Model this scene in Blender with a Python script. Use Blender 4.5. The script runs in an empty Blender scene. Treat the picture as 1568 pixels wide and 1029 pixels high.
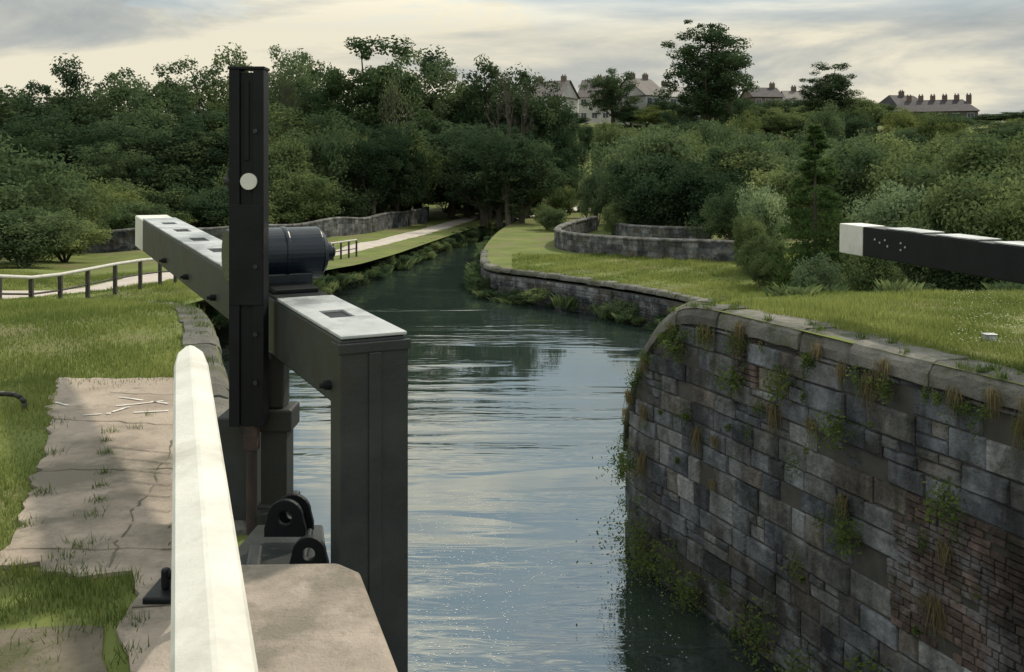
import bpy, math, random
import numpy as np
from mathutils import Vector, Matrix
from mathutils.geometry import delaunay_2d_cdt
random.seed(7); rng=np.random.default_rng(7)
scene=bpy.context.scene
EYE=1.9; F=1524.0; HZ=260.0; WL=-4.2

# ---------------------------------------------------------------- helpers
def link(ob,parent=None):
    scene.collection.objects.link(ob)
    if parent is not None: ob.parent=parent
    return ob
def empty(name):
    e=bpy.data.objects.new(name,None); e.empty_display_size=.2; return link(e)
def S(t):
    t=np.clip(t,0,1); return t*t*(3-2*t)
def hgt(x,y):
    x=np.asarray(x,float); y=np.asarray(y,float)
    left=sum(np.interp(y+k,[12.5,14,16,20,25,32,42,52,60],[0,-.04,-.22,-.8,-1.7,-1.98,-2.5,-3.06,-3.2]) for k in(-1.5,0,1.5))/3; right=-2.8*S((y-13.5)/19.5)
    left=np.where(y<12,0,left)
    xc=np.interp(y,[0,14,20,48,66,86,100,115,400],[.5,-1,-2,-5,-4,-2,1,4,4])
    w=S((x-xc+1.5)/3); b=left*(1-w)+right*w
    b=b-2.4*np.exp(-((x-1.9)**2+(y-16.6)**2)/1.7)
    y0=110-.8*np.clip(x-5,0,50)
    hr=13.5*S((y-y0)/(190-y0)); hl=6*S((y-100)/100)
    wx=S((x+15)/20); b=b+hl*(1-wx)+hr*wx
    b=b+.07*S((y-15)/10)*(np.sin(x*.9+y*.35)+np.sin(y*.7-x*.4))*S((np.abs(x)-8)/5)
    return b
def H(x,y): return float(hgt(x,y))
class B:
    def __init__(s): s.v=[];s.f=[];s.m=[];s.c=[]
    def add(s,vs,fs,m=0,c=(1,1,1)):
        o=len(s.v); s.v+= [tuple(v) for v in vs]; s.f+=[tuple(i+o for i in f) for f in fs]; s.m+=[m]*len(fs); s.c+=[c]*len(vs)
    def obox(s,O,a,b,c,ra,rb,rc,m=0,col=(1,1,1)):
        O=Vector(O);vs=[O+a*i+b*j+c*k for i in ra for j in rb for k in rc]
        s.add(vs,[(0,1,3,2),(4,6,7,5),(0,4,5,1),(2,3,7,6),(0,2,6,4),(1,5,7,3)],m,col)
    def box(s,x,y,z,m=0,col=(1,1,1)):
        s.obox((0,0,0),Vector((1,0,0)),Vector((0,1,0)),Vector((0,0,1)),x,y,z,m,col)
    def cyl(s,p0,p1,r0,r1=None,n=16,m=0,col=(1,1,1),cap=True):
        if r1 is None:r1=r0
        p0=Vector(p0);p1=Vector(p1);d=(p1-p0).normalized()
        t=d.orthogonal().normalized();b=d.cross(t);vs=[]
        for p,r in((p0,r0),(p1,r1)):
            for i in range(n):
                an=2*math.pi*i/n; vs.append(p+(t*math.cos(an)+b*math.sin(an))*r)
        fs=[(i,(i+1)%n,n+(i+1)%n,n+i) for i in range(n)]
        if cap: fs+=[tuple(range(n))[::-1],tuple(range(n,2*n))]
        s.add(vs,fs,m,col)
    def tube(s,pts,r,n=10,m=0):
        for a,b in zip(pts[:-1],pts[1:]): s.cyl(a,b,r,r,n,m)
    def prism(s,poly,z0,z1,m=0):
        n=len(poly);vs=[(x,y,z0) for x,y in poly]+[(x,y,z1) for x,y in poly]
        s.add(vs,[(i,(i+1)%n,n+(i+1)%n,n+i) for i in range(n)]+[tuple(range(n))[::-1],tuple(range(n,2*n))],m)
    def lug(s,c,r,hr,th,m=0):
        n=24;vs=[]
        for y in(-th/2,th/2):
            for i in range(n):
                an=2*math.pi*i/n; x=math.cos(an)*r; z=math.sin(an)*r
                if z<0: z=-r*1.05 if abs(math.sin(an))>.38 else z*2.2; x=(1 if x>0 else -1)*r*1.15 if abs(math.cos(an))>.35 else x*2.6
                vs.append((c[0]+x,c[1]+y,c[2]+z))
            for i in range(n):
                an=2*math.pi*i/n; vs.append((c[0]+math.cos(an)*hr,c[1]+y,c[2]+math.sin(an)*hr))
        fs=[]
        for i in range(n):
            j=(i+1)%n
            fs+=[(i,j,n+j,n+i),(2*n+j,2*n+i,3*n+i,3*n+j),(j,i,2*n+i,2*n+j),(n+i,n+j,3*n+j,3*n+i)]
        s.add(vs,fs,m)
    def build(s,name,mats,parent=None,bevel=0,smooth=False,seg=2):
        me=bpy.data.meshes.new(name);me.from_pydata(s.v,[],s.f)
        for mt in mats: me.materials.append(mt)
        me.polygons.foreach_set('material_index',s.m)
        at=me.attributes.new('Col','FLOAT_COLOR','POINT')
        at.data.foreach_set('color',np.array([(*c,1) for c in s.c],dtype=np.float32).ravel())
        if smooth: me.polygons.foreach_set('use_smooth',[True]*len(s.f))
        me.update(); ob=link(bpy.data.objects.new(name,me),parent)
        if bevel:
            md=ob.modifiers.new('bev','BEVEL');md.width=bevel;md.segments=seg;md.limit_method='ANGLE';md.angle_limit=.7
        return ob
def npmesh(name,V,k,col,mats,midx=None):
    n=len(V);me=bpy.data.meshes.new(name)
    me.vertices.add(n);me.vertices.foreach_set('co',np.asarray(V,np.float32).ravel())
    me.loops.add(n);me.loops.foreach_set('vertex_index',np.arange(n,dtype=np.int32))
    me.polygons.add(n//k);me.polygons.foreach_set('loop_start',np.arange(0,n,k,dtype=np.int32))
    if midx is not None: me.polygons.foreach_set('material_index',np.asarray(midx,np.int32))
    for m in mats: me.materials.append(m)
    c=np.ones((n,4),np.float32);c[:,:3]=col
    me.attributes.new('Col','FLOAT_COLOR','POINT').data.foreach_set('color',c.ravel())
    me.update(calc_edges=True);me.validate();return me

# ---------------------------------------------------------------- materials
def newmat(name):
    m=bpy.data.materials.new(name);m.use_nodes=True;nt=m.node_tree
    return m,nt,nt.nodes['Principled BSDF']
def N(nt,t,**k):
    n=nt.nodes.new(t)
    for a,b in k.items():
        if a in n.inputs: n.inputs[a].default_value=b
        else: setattr(n,a,b)
    return n
def ramp(nt,fac,stops):
    r=N(nt,'ShaderNodeValToRGB');e=r.color_ramp.elements
    while len(e)<len(stops): e.new(.5)
    for i,(p,c) in enumerate(stops): e[i].position=p;e[i].color=(*c,1) if len(c)==3 else c
    nt.links.new(fac,r.inputs[0]);return r.outputs[0]
def mixc(nt,f,a,b,mode='MIX'):
    m=N(nt,'ShaderNodeMix',data_type='RGBA',blend_type=mode)
    for s,v in((0,f),(6,a),(7,b)):
        if hasattr(v,'is_linked'): nt.links.new(v,m.inputs[s])
        else: m.inputs[s].default_value=v if s==0 else (*v,1)
    return m.outputs[2]
def objvec(nt,scale,loc=(0,0,0),out='Object'):
    tc=N(nt,'ShaderNodeTexCoord');mp=N(nt,'ShaderNodeMapping');mp.inputs['Scale'].default_value=scale;mp.inputs['Location'].default_value=loc
    nt.links.new(tc.outputs[out],mp.inputs[0]);return mp.outputs[0]
def noise(nt,scale,detail=6,rough=.6,vec=None,dist=0):
    n=N(nt,'ShaderNodeTexNoise',Scale=scale,Detail=detail,Roughness=rough,Distortion=dist)
    if vec is None:
        tc=N(nt,'ShaderNodeTexCoord');vec=tc.outputs['Object']
    nt.links.new(vec,n.inputs['Vector']);return n.outputs['Fac']
def surf(name,c1,c2,scale=4,rough=.8,bump=.3,bs=30,attr=False,c3=None,metal=0,dist=.02,spec=.5,streak=None,pale=None,cr=(.5,.62),moss=None):
    m,nt,p=newmat(name)
    col=ramp(nt,noise(nt,scale),[(.3,c1),(.7,c2)])
    if c3: col=mixc(nt,ramp(nt,noise(nt,scale*.37,8,.7),[(cr[0],(0,0,0)),(cr[1],(1,1,1))]),col,c3)
    if attr:
        a=N(nt,'ShaderNodeAttribute',attribute_name='Col');col=mixc(nt,1.,col,a.outputs['Color'],'MULTIPLY')
    if pale: col=mixc(nt,ramp(nt,noise(nt,1.1,9,.72,objvec(nt,(1,1,1.5),(5,2,1))),[(.50,(0,0,0)),(.66,(.8,)*3)]),col,pale)
    if moss: col=mixc(nt,ramp(nt,noise(nt,1.6,9,.75,objvec(nt,(1,1,1.2),(1,7,3))),[(.55,(0,0,0)),(.66,(.75,)*3)]),col,moss)
    if streak: col=mixc(nt,1.,col,ramp(nt,noise(nt,1.3,7,.6,objvec(nt,streak)),[(.36,(.45,.45,.45)),(.6,(1.15,1.15,1.15))]),'MULTIPLY')
    nt.links.new(col,p.inputs['Base Color']);p.inputs['Metallic'].default_value=metal
    p.inputs['Specular IOR Level'].default_value=spec
    rr=N(nt,'ShaderNodeMapRange');nt.links.new(noise(nt,scale*2),rr.inputs[0]);rr.inputs[3].default_value=max(.05,rough-.12);rr.inputs[4].default_value=min(1,rough+.12)
    nt.links.new(rr.outputs[0],p.inputs['Roughness'])
    b=N(nt,'ShaderNodeBump',Strength=bump,Distance=dist);nt.links.new(noise(nt,bs,8,.65),b.inputs['Height']);nt.links.new(b.outputs[0],p.inputs['Normal'])
    return m
def leafmat(name,c1,c2,tr=.35,objcol=True):
    m=bpy.data.materials.new(name);m.use_nodes=True;nt=m.node_tree;nt.nodes.clear()
    o=N(nt,'ShaderNodeOutputMaterial');a=N(nt,'ShaderNodeAttribute',attribute_name='Col')
    oi=N(nt,'ShaderNodeObjectInfo')
    sep=N(nt,'ShaderNodeSeparateColor');nt.links.new(a.outputs['Color'],sep.inputs[0])
    v=mixc(nt,sep.outputs[0],c1,c2)
    if objcol:
        v=mixc(nt,1.,v,oi.outputs['Color'],'MULTIPLY')
        hs=N(nt,'ShaderNodeHueSaturation');mr=N(nt,'ShaderNodeMapRange');nt.links.new(oi.outputs['Random'],mr.inputs[0]);mr.inputs[3].default_value=.65;mr.inputs[4].default_value=1.35
        mh=N(nt,'ShaderNodeMapRange');nt.links.new(oi.outputs['Random'],mh.inputs[0]);mh.inputs[3].default_value=.515;mh.inputs[4].default_value=.485
        nt.links.new(mr.outputs[0],hs.inputs['Value']);nt.links.new(mh.outputs[0],hs.inputs['Hue']);nt.links.new(v,hs.inputs['Color']);v=hs.outputs[0]
    d=N(nt,'ShaderNodeBsdfDiffuse');t=N(nt,'ShaderNodeBsdfTranslucent');mx=N(nt,'ShaderNodeMixShader');mx.inputs[0].default_value=tr
    nt.links.new(v,d.inputs[0]);nt.links.new(v,t.inputs[0]);nt.links.new(d.outputs[0],mx.inputs[1]);nt.links.new(t.outputs[0],mx.inputs[2])
    nt.links.new(mx.outputs[0],o.inputs[0]);return m
M_leaf=leafmat('leaf',(.055,.088,.047),(.155,.19,.088),.40)
M_grassb=leafmat('grass_blade',(.12,.165,.045),(.30,.32,.10),.5,False)
M_dry=leafmat('dry_grass',(.14,.115,.06),(.26,.22,.12),.4,False)
M_wp=leafmat('wall_leaf',(.06,.10,.03),(.16,.20,.06),.45,False)
M_bark=surf('bark',(.05,.04,.03),(.1,.085,.065),6,.9,.5,20)
M_ground=surf('grass_ground',(.08,.11,.03),(.16,.18,.055),.6,.95,.5,25,c3=(.14,.13,.065),spec=.1)
M_dirt=surf('dirt',(.10,.085,.06),(.2,.17,.13),3,.95,.7,25,c3=(.07,.08,.03),dist=.03,spec=.2)
M_conc=surf('old_concrete',(.25,.205,.165),(.42,.35,.285),1.6,.9,.8,35,c3=(.16,.14,.11),dist=.016,spec=.2,cr=(.5,.6))
M_block=surf('rough_concrete',(.26,.22,.18),(.4,.34,.285),5,.92,1.,60,dist=.012,spec=.2,c3=(.2,.175,.14))
M_gravel=surf('gravel_path',(.35,.31,.27),(.48,.43,.38),1.5,.95,.5,30,spec=.2)
M_stone=surf('lock_stone',(.5,.5,.53),(1.3,1.28,1.25),7,.9,1.,16,attr=True,c3=(.62,.63,.6),dist=.06,spec=.25,streak=(1.6,1.6,.35),pale=(.27,.285,.30),moss=(.035,.045,.02))
M_mortar=surf('mortar',(.04,.037,.033),(.08,.075,.065),5,.95,.5,30)
M_cope=surf('coping_stone',(.4,.4,.39),(1.1,1.06,.98),2.5,.9,.9,22,attr=True,c3=(.42,.46,.28),dist=.035,spec=.25,moss=(.06,.07,.03))
M_black=surf('black_paint',(.005,.006,.007),(.010,.011,.013),5,.5,.1,60,spec=.2)
M_grey=surf('weathered_steel_paint',(.016,.02,.02),(.038,.043,.041),3,.5,.15,50,c3=(.03,.028,.023),spec=.35)
M_navy=surf('gearbox_paint',(.004,.009,.018),(.009,.015,.025),5,.28,.05,40,spec=.4)
M_white=surf('white_paint',(.52,.51,.46),(.68,.66,.59),3,.5,.2,45,c3=(.45,.43,.37))
M_top=surf('pale_paint_and_sheen',(.30,.32,.32),(.48,.49,.48),4,.4,.25,50,c3=(.17,.18,.18))  # pale paint; on beam tops the sunlit sheen is put into this colour
M_wood=surf('fence_post_paint',(.02,.018,.015),(.05,.042,.035),8,.7,.4,40)
M_rust=surf('rusty_steel',(.02,.016,.015),(.06,.035,.025),10,.8,.4,50)
M_render=surf('house_render',(.36,.35,.33),(.46,.44,.41),.5,.9,.1,10)
M_roof=surf('roof_tiles',(.10,.085,.08),(.15,.13,.12),.8,.85,.3,8)
M_roofd=surf('dark_slate',(.035,.03,.035),(.055,.05,.055),.8,.8,.3,8,spec=.2)
M_brick=surf('house_brick',(.09,.065,.055),(.15,.11,.09),1,.9,.2,10)
M_glass=surf('window_glass',(.03,.035,.04),(.06,.07,.08),1,.1,.0,5)
M_frame=surf('window_frame_paint',(.4,.4,.4),(.5,.5,.5),1,.6,.0,5)
M_fleck=surf('foam',(.6,.6,.56),(.8,.8,.76),3,.6,.0,45)

# ---------------------------------------------------------------- water outline
def chaikin(P,n=2):
    for _ in range(n):
        Q=[P[0]]
        for a,b in zip(P[:-1],P[1:]):
            Q+=[(a[0]*.75+b[0]*.25,a[1]*.75+b[1]*.25),(a[0]*.25+b[0]*.75,a[1]*.25+b[1]*.75)]
        P=Q+[P[-1]]
    return P
def resample(P,step):
    P=np.array(P,float);L=np.r_[0,np.cumsum(np.hypot(*np.diff(P,axis=0).T))]
    n=max(2,int(L[-1]/step)+1);s=np.linspace(0,L[-1],n)
    return np.c_[np.interp(s,L,P[:,0]),np.interp(s,L,P[:,1])]
left_near=[(.8,-6),(.7,.5),(.6,1.5),(-.25,3.0),(-.5,3.95),(-1.0,4.1),(-1.3,5.2),(-1.6,6.2),(-2.5,8.7)]
left_far=chaikin([(-2.5,8.7),(-4.2,13.8),(-5.6,16.5),(-8,19.5),(-9.0,25),(-8.8,32),(-8.5,40),(-8.6,47),(-7.6,56),(-6.3,66),(-5,76),(-3.6,86),(-1.2,99),(3,111),(9,118)])
right_bank=chaikin([(9,112),(5,106),(2.4,101),(.6,92),(-.75,81),(-1.5,68),(-1.75,56),(-1.6,50),(-.9,47.3),(.5,46),(2.8,43),(5.5,38.9),(6.8,36),(7.2,32),(6.5,27),(5.2,22),(3.9,18.9)])
wing=chaikin([(3.9,18.9),(2.7,18.1),(2.05,17.2),(1.83,16.2),(1.9,15.5),(2.1,15.0),(2.55,14.0),(3.3,12.07)])+[(4.5,8.8),(8.6,-2.4),(9.9,-6)]
LN=np.array([q for a,b in zip(left_near[:-1],left_near[1:]) for q in resample([a,b],.5)[:-1]])
LF=resample(left_far,.8)[:-1];RB=resample(right_bank,.8)[:-1];WG=resample(wing,.35)
loop=np.vstack([LN,LF,[[9,118]],RB,WG])
def inside(px,py,P=loop):
    r=np.zeros(px.shape,bool);x0,y0=P[-1]
    for x1,y1 in P:
        c=((y1>py)!=(y0>py))
        xi=(x0-x1)*(py-y1)/((y0-y1) if y0!=y1 else 1e-9)+x1
        r^=c&(px<xi);x0,y0=x1,y1
    return r
def edgedist(x,y,P=loop):
    d=np.full(x.shape,1e9)
    for q in P: d=np.minimum(d,(x-q[0])**2+(y-q[1])**2)
    return np.sqrt(d)

# ---------------------------------------------------------------- ground
def grid(x0,x1,y0,y1,s,hole=None):
    X,Y=np.meshgrid(np.arange(x0,x1+.01,s),np.arange(y0,y1+.01,s));X=X.ravel()+.013;Y=Y.ravel()+.017
    if hole: k=~((X>hole[0]-.5*s)&(X<hole[1]+.5*s)&(Y>hole[2]-.5*s)&(Y<hole[3]+.5*s));X=X[k];Y=Y[k]
    return np.c_[X,Y]
G=np.vstack([grid(-35,35,-8,75,1.2),grid(-130,150,-40,270,5,(-35,35,-8,75)),grid(-1600,1600,-1600,1700,70,(-130,150,-40,270))])
ins=inside(G[:,0],G[:,1]);ed=edgedist(G[:,0],G[:,1]);G=G[(~ins)&(ed>.35)]
pts=np.vstack([loop,G]);nl=len(loop)
vc=[Vector((float(a),float(b))) for a,b in pts]
o=delaunay_2d_cdt(vc,[(i,(i+1)%nl) for i in range(nl)],[],0,1e-5)
gv=np.array([(v.x,v.y) for v in o[0]]);tri=np.array([tuple(f) for f in o[2]])
cen=gv[tri].mean(1);tri=tri[~inside(cen[:,0],cen[:,1])]
gz=hgt(gv[:,0],gv[:,1])
me=bpy.data.meshes.new('ground');me.from_pydata([(a,b,c) for (a,b),c in zip(gv.tolist(),gz.tolist())],[],tri.tolist())
me.materials.append(M_ground);me.polygons.foreach_set('use_smooth',[True]*len(me.polygons));me.update()
link(bpy.data.objects.new('ground',me))
# water
m,nt,p=newmat('canal_water');nt.nodes.remove(p);out=nt.nodes['Material Output']
n1=noise(nt,1.3,3,.5,objvec(nt,(.35,1.5,1)),.4)
n2=noise(nt,.3,2,.5,objvec(nt,(.35,1.5,1),(4,3,0)),.3)
msk=ramp(nt,n2,[(.40,(.05,)*3),(.62,(.85,)*3)])
mul=N(nt,'ShaderNodeMath',operation='MULTIPLY');nt.links.new(n1,mul.inputs[0]);nt.links.new(msk,mul.inputs[1])
bp=N(nt,'ShaderNodeBump',Strength=.5,Distance=.085);nt.links.new(mul.outputs[0],bp.inputs['Height'])
gl=N(nt,'ShaderNodeBsdfGlossy');gl.inputs['Roughness'].default_value=.03;gl.inputs['Color'].default_value=(.93,.96,.97,1)
df=N(nt,'ShaderNodeBsdfDiffuse');df.inputs['Color'].default_value=(.02,.03,.026,1)
fr=N(nt,'ShaderNodeFresnel',IOR=3.0)
for q in(gl,fr): nt.links.new(bp.outputs[0],q.inputs['Normal'])
mx=N(nt,'ShaderNodeMixShader');nt.links.new(fr.outputs[0],mx.inputs[0]);nt.links.new(df.outputs[0],mx.inputs[1]);nt.links.new(gl.outputs[0],mx.inputs[2]);nt.links.new(mx.outputs[0],out.inputs[0])
M_water=m
b=B();b.add([(-20,-7,WL),(25,-7,WL),(25,122,WL),(-20,122,WL)],[(0,1,2,3)]);b.build('canal_water',[M_water])

# ---------------------------------------------------------------- stone walls
class Path:
    def __init__(s,P): s.P=np.array(P,float);s.L=np.r_[0,np.cumsum(np.hypot(*np.diff(s.P,axis=0).T))];s.len=s.L[-1]
    def p(s,t): return np.array([np.interp(t,s.L,s.P[:,0]),np.interp(t,s.L,s.P[:,1])])
    def n(s,t):
        a=s.p(max(0,t-.15));b=s.p(min(s.len,t+.15));d=(b-a);d/=np.hypot(*d)+1e-9;return np.array([-d[1],d[0]])
GC=[(.165,.165,.165),(.11,.115,.122),(.20,.20,.195),(.135,.13,.12),(.095,.10,.115),(.16,.14,.12),(.27,.27,.265),(.15,.155,.165),(.18,.19,.205)]
def stone_wall(name,path,side,ztop,zbot,ch=.3,bl=(.35,.85),brick=False,jit=.014,cap=.3,dark=1.,thick=.25,seed=1):
    P=Path(path);b=B();R=random.Random(seed)
    T=np.arange(0,P.len+.3,.3);T[-1]=P.len
    for t0,t1 in zip(T[:-1],T[1:]):
        q=[]
        for t in(t0,t1):
            c=P.p(t);n=P.n(t)*side
            for off in(-.022,-thick):
                for z in(zbot,ztop(*c)-cap*.9): q.append((c[0]+n[0]*off,c[1]+n[1]*off,z))
        b.add(q,[(0,1,5,4),(2,3,7,6),(1,3,7,5)],1)
    z=zbot
    while z<.5:
        h=ch*R.uniform(.72,1.25);t=-R.uniform(0,.5)
        while t<P.len:
            L=R.uniform(*bl);t0=max(t,0);t1=min(t+L,P.len);t+=L
            if t1-t0<.08: continue
            c=P.p((t0+t1)/2);zt=ztop(*c)-cap
            if z>=zt-.04: continue
            z1=min(z+h,zt)
            bn=math.sin(c[1]*1.1+z*1.3)+math.sin(z*1.9-c[1]*.8+1)+R.uniform(-.5,.5)
            isb=brick and (bn>(.55 if (c[1]<10.3 and z<-1.5) else 1.5)) and c[1]<13
            if isb:
                subs=[];k=4
                for r in range(k):
                    q=t0;first=R.uniform(.4,1.)*.22
                    while q<t1-.01:
                        q2=min(q+(first if q==t0 else .22),t1)
                        if t1-q2<.05: q2=t1
                        g_=R.uniform(.6,1.3);subs.append((q,q2,z+(z1-z)*r/k,z+(z1-z)*(r+1)/k,(.145*g_,.105*g_,.09*g_)));q=q2
            else:
                cl=tuple(np.array(R.choice(GC))*R.uniform(.75,1.35));zm=z+(z1-z)*R.uniform(.4,.6)
                subs=[(t0,t1,z,z1,cl)] if (R.random()>.14 or z1-z<.2) else [(t0,t1,z,zm,cl),(t0,(t0+t1)/2,zm,z1,tuple(np.array(R.choice(GC)))),((t0+t1)/2,t1,zm,z1,tuple(np.array(R.choice(GC))))]
            for s0,s1,a0,a1,cl in subs:
                g=.006;off=R.uniform(-jit,jit)*(.4 if isb else 1);vs=[];jj=.002 if isb else .006
                if R.random()<.04: off-=.05
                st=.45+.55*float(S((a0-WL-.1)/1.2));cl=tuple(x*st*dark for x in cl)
                ins_=.004 if isb else .022
                for dd,o_ in((g+ins_,off+.012),(g,off-.010),(g,-.1)):
                    for (tt,sx),zz in(((s0,1),a0+dd),((s1,-1),a0+dd),((s1,-1),a1-dd),((s0,1),a1-dd)):
                        tq=tt+sx*dd+R.uniform(-jj,jj);cc=P.p(tq);nn=P.n(tq)*side;oo=o_+R.uniform(-jj,jj)
                        vs.append((cc[0]+nn[0]*oo,cc[1]+nn[1]*oo,zz+R.uniform(-jj,jj)))
                fs=[(0,1,2,3)]
                for i in range(4):
                    j=(i+1)%4;fs+=[(i,4+i,4+j,j),(4+i,8+i,8+j,4+j)]
                b.add(vs,fs,0,cl)
        z+=h
    return b.build(name,[M_stone,M_mortar])
def coping(name,path,side,ztop,width=.85,h=.3,L=1.1,over=.05,dark=1.,lift=.02,seed=1,jit=1.):
    P=Path(path);b=B();R=random.Random(seed);t=0
    while t<P.len-.05:
        curv=1-abs(float(np.dot(P.n(t),P.n(min(P.len,t+.8)))))
        l=L*R.uniform(.6,1.25)*(.4 if curv>.02 else 1);t1=min(t+l,P.len)
        tilt=R.uniform(-.02,.015)*jit;dz=R.uniform(-.018,.018)*jit;w=width*(1+R.uniform(-.2,.15)*jit);o_=over+R.uniform(-.03,.02)*jit
        sec=[(o_,-h),(o_,-.13),(o_-.02,-.07),(o_-.06,-.025),(o_-.13,0),(-w,tilt),(-w,-h)]
        seg=max(2,int((t1-t)/.2)+1);vs=[]
        ts=np.linspace(t+.008,t1-.008,seg)
        for q in ts:
            c=P.p(q);n=P.n(q)*side;z=ztop(*c)+lift+dz
            for a,k in sec: vs.append((c[0]+n[0]*a+R.uniform(-.013,.013)*jit,c[1]+n[1]*a,z+k+R.uniform(-.011,.011)*jit))
        k=len(sec);fs=[]
        for i in range(seg-1):
            for j in range(k): fs.append((i*k+j,i*k+(j+1)%k,(i+1)*k+(j+1)%k,(i+1)*k+j))
        fs+=[tuple(range(k))[::-1],tuple(range((seg-1)*k,seg*k))]
        g=R.uniform(.13,.24)*dark;b.add(vs,fs,0,(g,g*.98,g*.92));t=t1
    return b.build(name,[M_cope],bevel=.008)
def sidefor(path):
    P=Path(path);c=P.p(P.len/2);n=P.n(P.len/2);q=c+n*.3
    return 1 if inside(np.array([q[0]]),np.array([q[1]]))[0] else -1
wingp=resample(wing,.2);sd=sidefor(wingp)
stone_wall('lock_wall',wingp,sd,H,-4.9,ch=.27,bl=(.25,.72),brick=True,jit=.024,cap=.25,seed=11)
coping('lock_wall_coping',wingp,sd,H,width=.55,h=.25,L=1.0,over=.04)
bankp=resample(chaikin([(-1.75,58),(-1.6,50),(-.9,47.3),(.5,46),(2.8,43),(5.5,38.9),(6.8,36),(7.2,32),(6.5,27),(5.2,22),(3.9,18.9)]),.4);sb=sidefor(bankp)
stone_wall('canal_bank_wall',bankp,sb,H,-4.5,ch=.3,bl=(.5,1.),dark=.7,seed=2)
coping('canal_bank_coping',bankp,sb,H,width=.35,h=.2,dark=.95,seed=3,lift=.05)
lfp=resample(list(map(tuple,LF[LF[:,1]<24])),.3)
lw=np.vstack([np.array([q for a,b_ in zip(left_near[1:-1],left_near[2:]) for q in resample([a,b_],.25)[:-1]]),lfp]);sl=sidefor(lw[:40])
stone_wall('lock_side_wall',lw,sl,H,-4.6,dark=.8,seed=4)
coping('lock_side_coping',lfp,sl,H,width=.36,h=.25,dark=.75,seed=5,lift=.03,jit=.4)
coping('lock_side_coping',resample(left_near[6:],.3),sl,H,width=.33,h=.25,dark=.9,seed=6,lift=.035,jit=.4)
def parapet(name,path,hh,seed,dark=.8):
    P=Path(resample(path,.5));b=B();R=random.Random(seed);t=0;nc=4
    while t<P.len-.1:
        l=R.uniform(.5,.9);t1=min(P.len,t+l);c0=P.p(t);c1=P.p(t1);n0=P.n(t);n1=P.n(t1)
        for k in range(nc):
            g=np.array(R.choice(GC))*R.uniform(.7,1.1)*dark;w=.2+R.uniform(-.012,.012)
            vs=[]
            for c,n in((c0,n0),(c1,n1)):
                z0=H(*c)-.2+(hh+.2)*k/nc;z1=H(*c)-.2+(hh+.2)*(k+1)/nc-.01
                for o_ in(-w,w):
                    for z in(z0,z1): vs.append((c[0]+n[0]*o_,c[1]+n[1]*o_,z))
            b.add(vs,[(0,1,3,2),(4,6,7,5),(0,4,5,1),(2,3,7,6),(1,5,7,3)],0,tuple(g))
        g=R.uniform(.15,.22)*dark;vs=[];w=R.uniform(.2,.25)
        for c,n in((c0,n0),(c1,n1)):
            z=H(*c)+hh
            for o_,dz in((-w,0),(-w,.08),(-.13,.15),(.13,.15),(w,.08),(w,0)): vs.append((c[0]+n[0]*o_,c[1]+n[1]*o_,z+dz))
        b.add(vs,[(j,(j+1)%6,6+(j+1)%6,6+j) for j in range(6)]+[(5,4,3,2,1,0),(6,7,8,9,10,11)],0,(g,g*.97,g*.9));t=t1
    return b.build(name,[M_stone])
parapet('stone_parapet_wall',chaikin([(-44,58),(-34,59),(-25,62),(-19,66),(-14.8,71),(-12.2,78),(-9.9,89),(-8.6,96),(-8.6,101)]),1.25,4,.75)
parapet('stone_parapet_wall',chaikin([(6.5,78),(4.2,70),(2.9,64),(2.75,59),(4.2,55.5),(7.5,52.5),(11.6,50.2),(14,52)]),.95,8,.8)
parapet('stone_parapet_wall',chaikin([(9,76),(7.2,70),(6.8,65),(8,61.5),(12,60)]),1.1,9,.65)

# ---------------------------------------------------------------- paving, paths
def sheet(name,poly,zoff,mat,jag=.03,step=.15,thick=.02):
    P=np.array([q for a,b_ in zip(poly,poly[1:]+poly[:1]) for q in resample([a,b_],step)[:-1]])
    P=P+rng.normal(0,jag,P.shape);n=len(P)
    oo=delaunay_2d_cdt([Vector((float(a),float(c))) for a,c in P],[(i,(i+1)%n) for i in range(n)],[],1,1e-6)
    vs=[(v.x,v.y,H(v.x,v.y)+zoff) for v in oo[0]]
    me=bpy.data.meshes.new(name);me.from_pydata(vs,[],[tuple(f) for f in oo[2]]);me.materials.append(mat);me.update()
    ob=link(bpy.data.objects.new(name,me));md=ob.modifiers.new('s','SOLIDIFY');md.thickness=thick;md.offset=-1;return ob
conc=[(-4.1,9.0),(-3.43,7.42),(-2.99,6.29),(-2.65,5.36),(-2.45,4.79),(-2.0,4.6),(-1.75,4.67),(-1.6,4.14),(-1.43,3.77),(-1.2,2.5),(-.9,0.3),(.6,0.3),(.5,1.4),(-.33,2.95),(-.56,3.85),(-1.06,4.02),(-1.65,5.2),(-1.98,6.2),(-2.85,8.6),(-3.0,9.0)]
sheet('concrete_path',conc,.022,M_conc,.028,.09)
sheet('dirt_patch',[(-2.7,4.25),(-1.7,4.12),(-1.5,3.6),(-1.25,2.2),(-3.4,2.2),(-3.6,4.1)],.012,M_dirt,.05,.2)
def W(px,py,z=0):
    d=F*(EYE-z)/(py-HZ);return ((px-784)*d/F,d)
b=B();Rc=random.Random(4)
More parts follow.
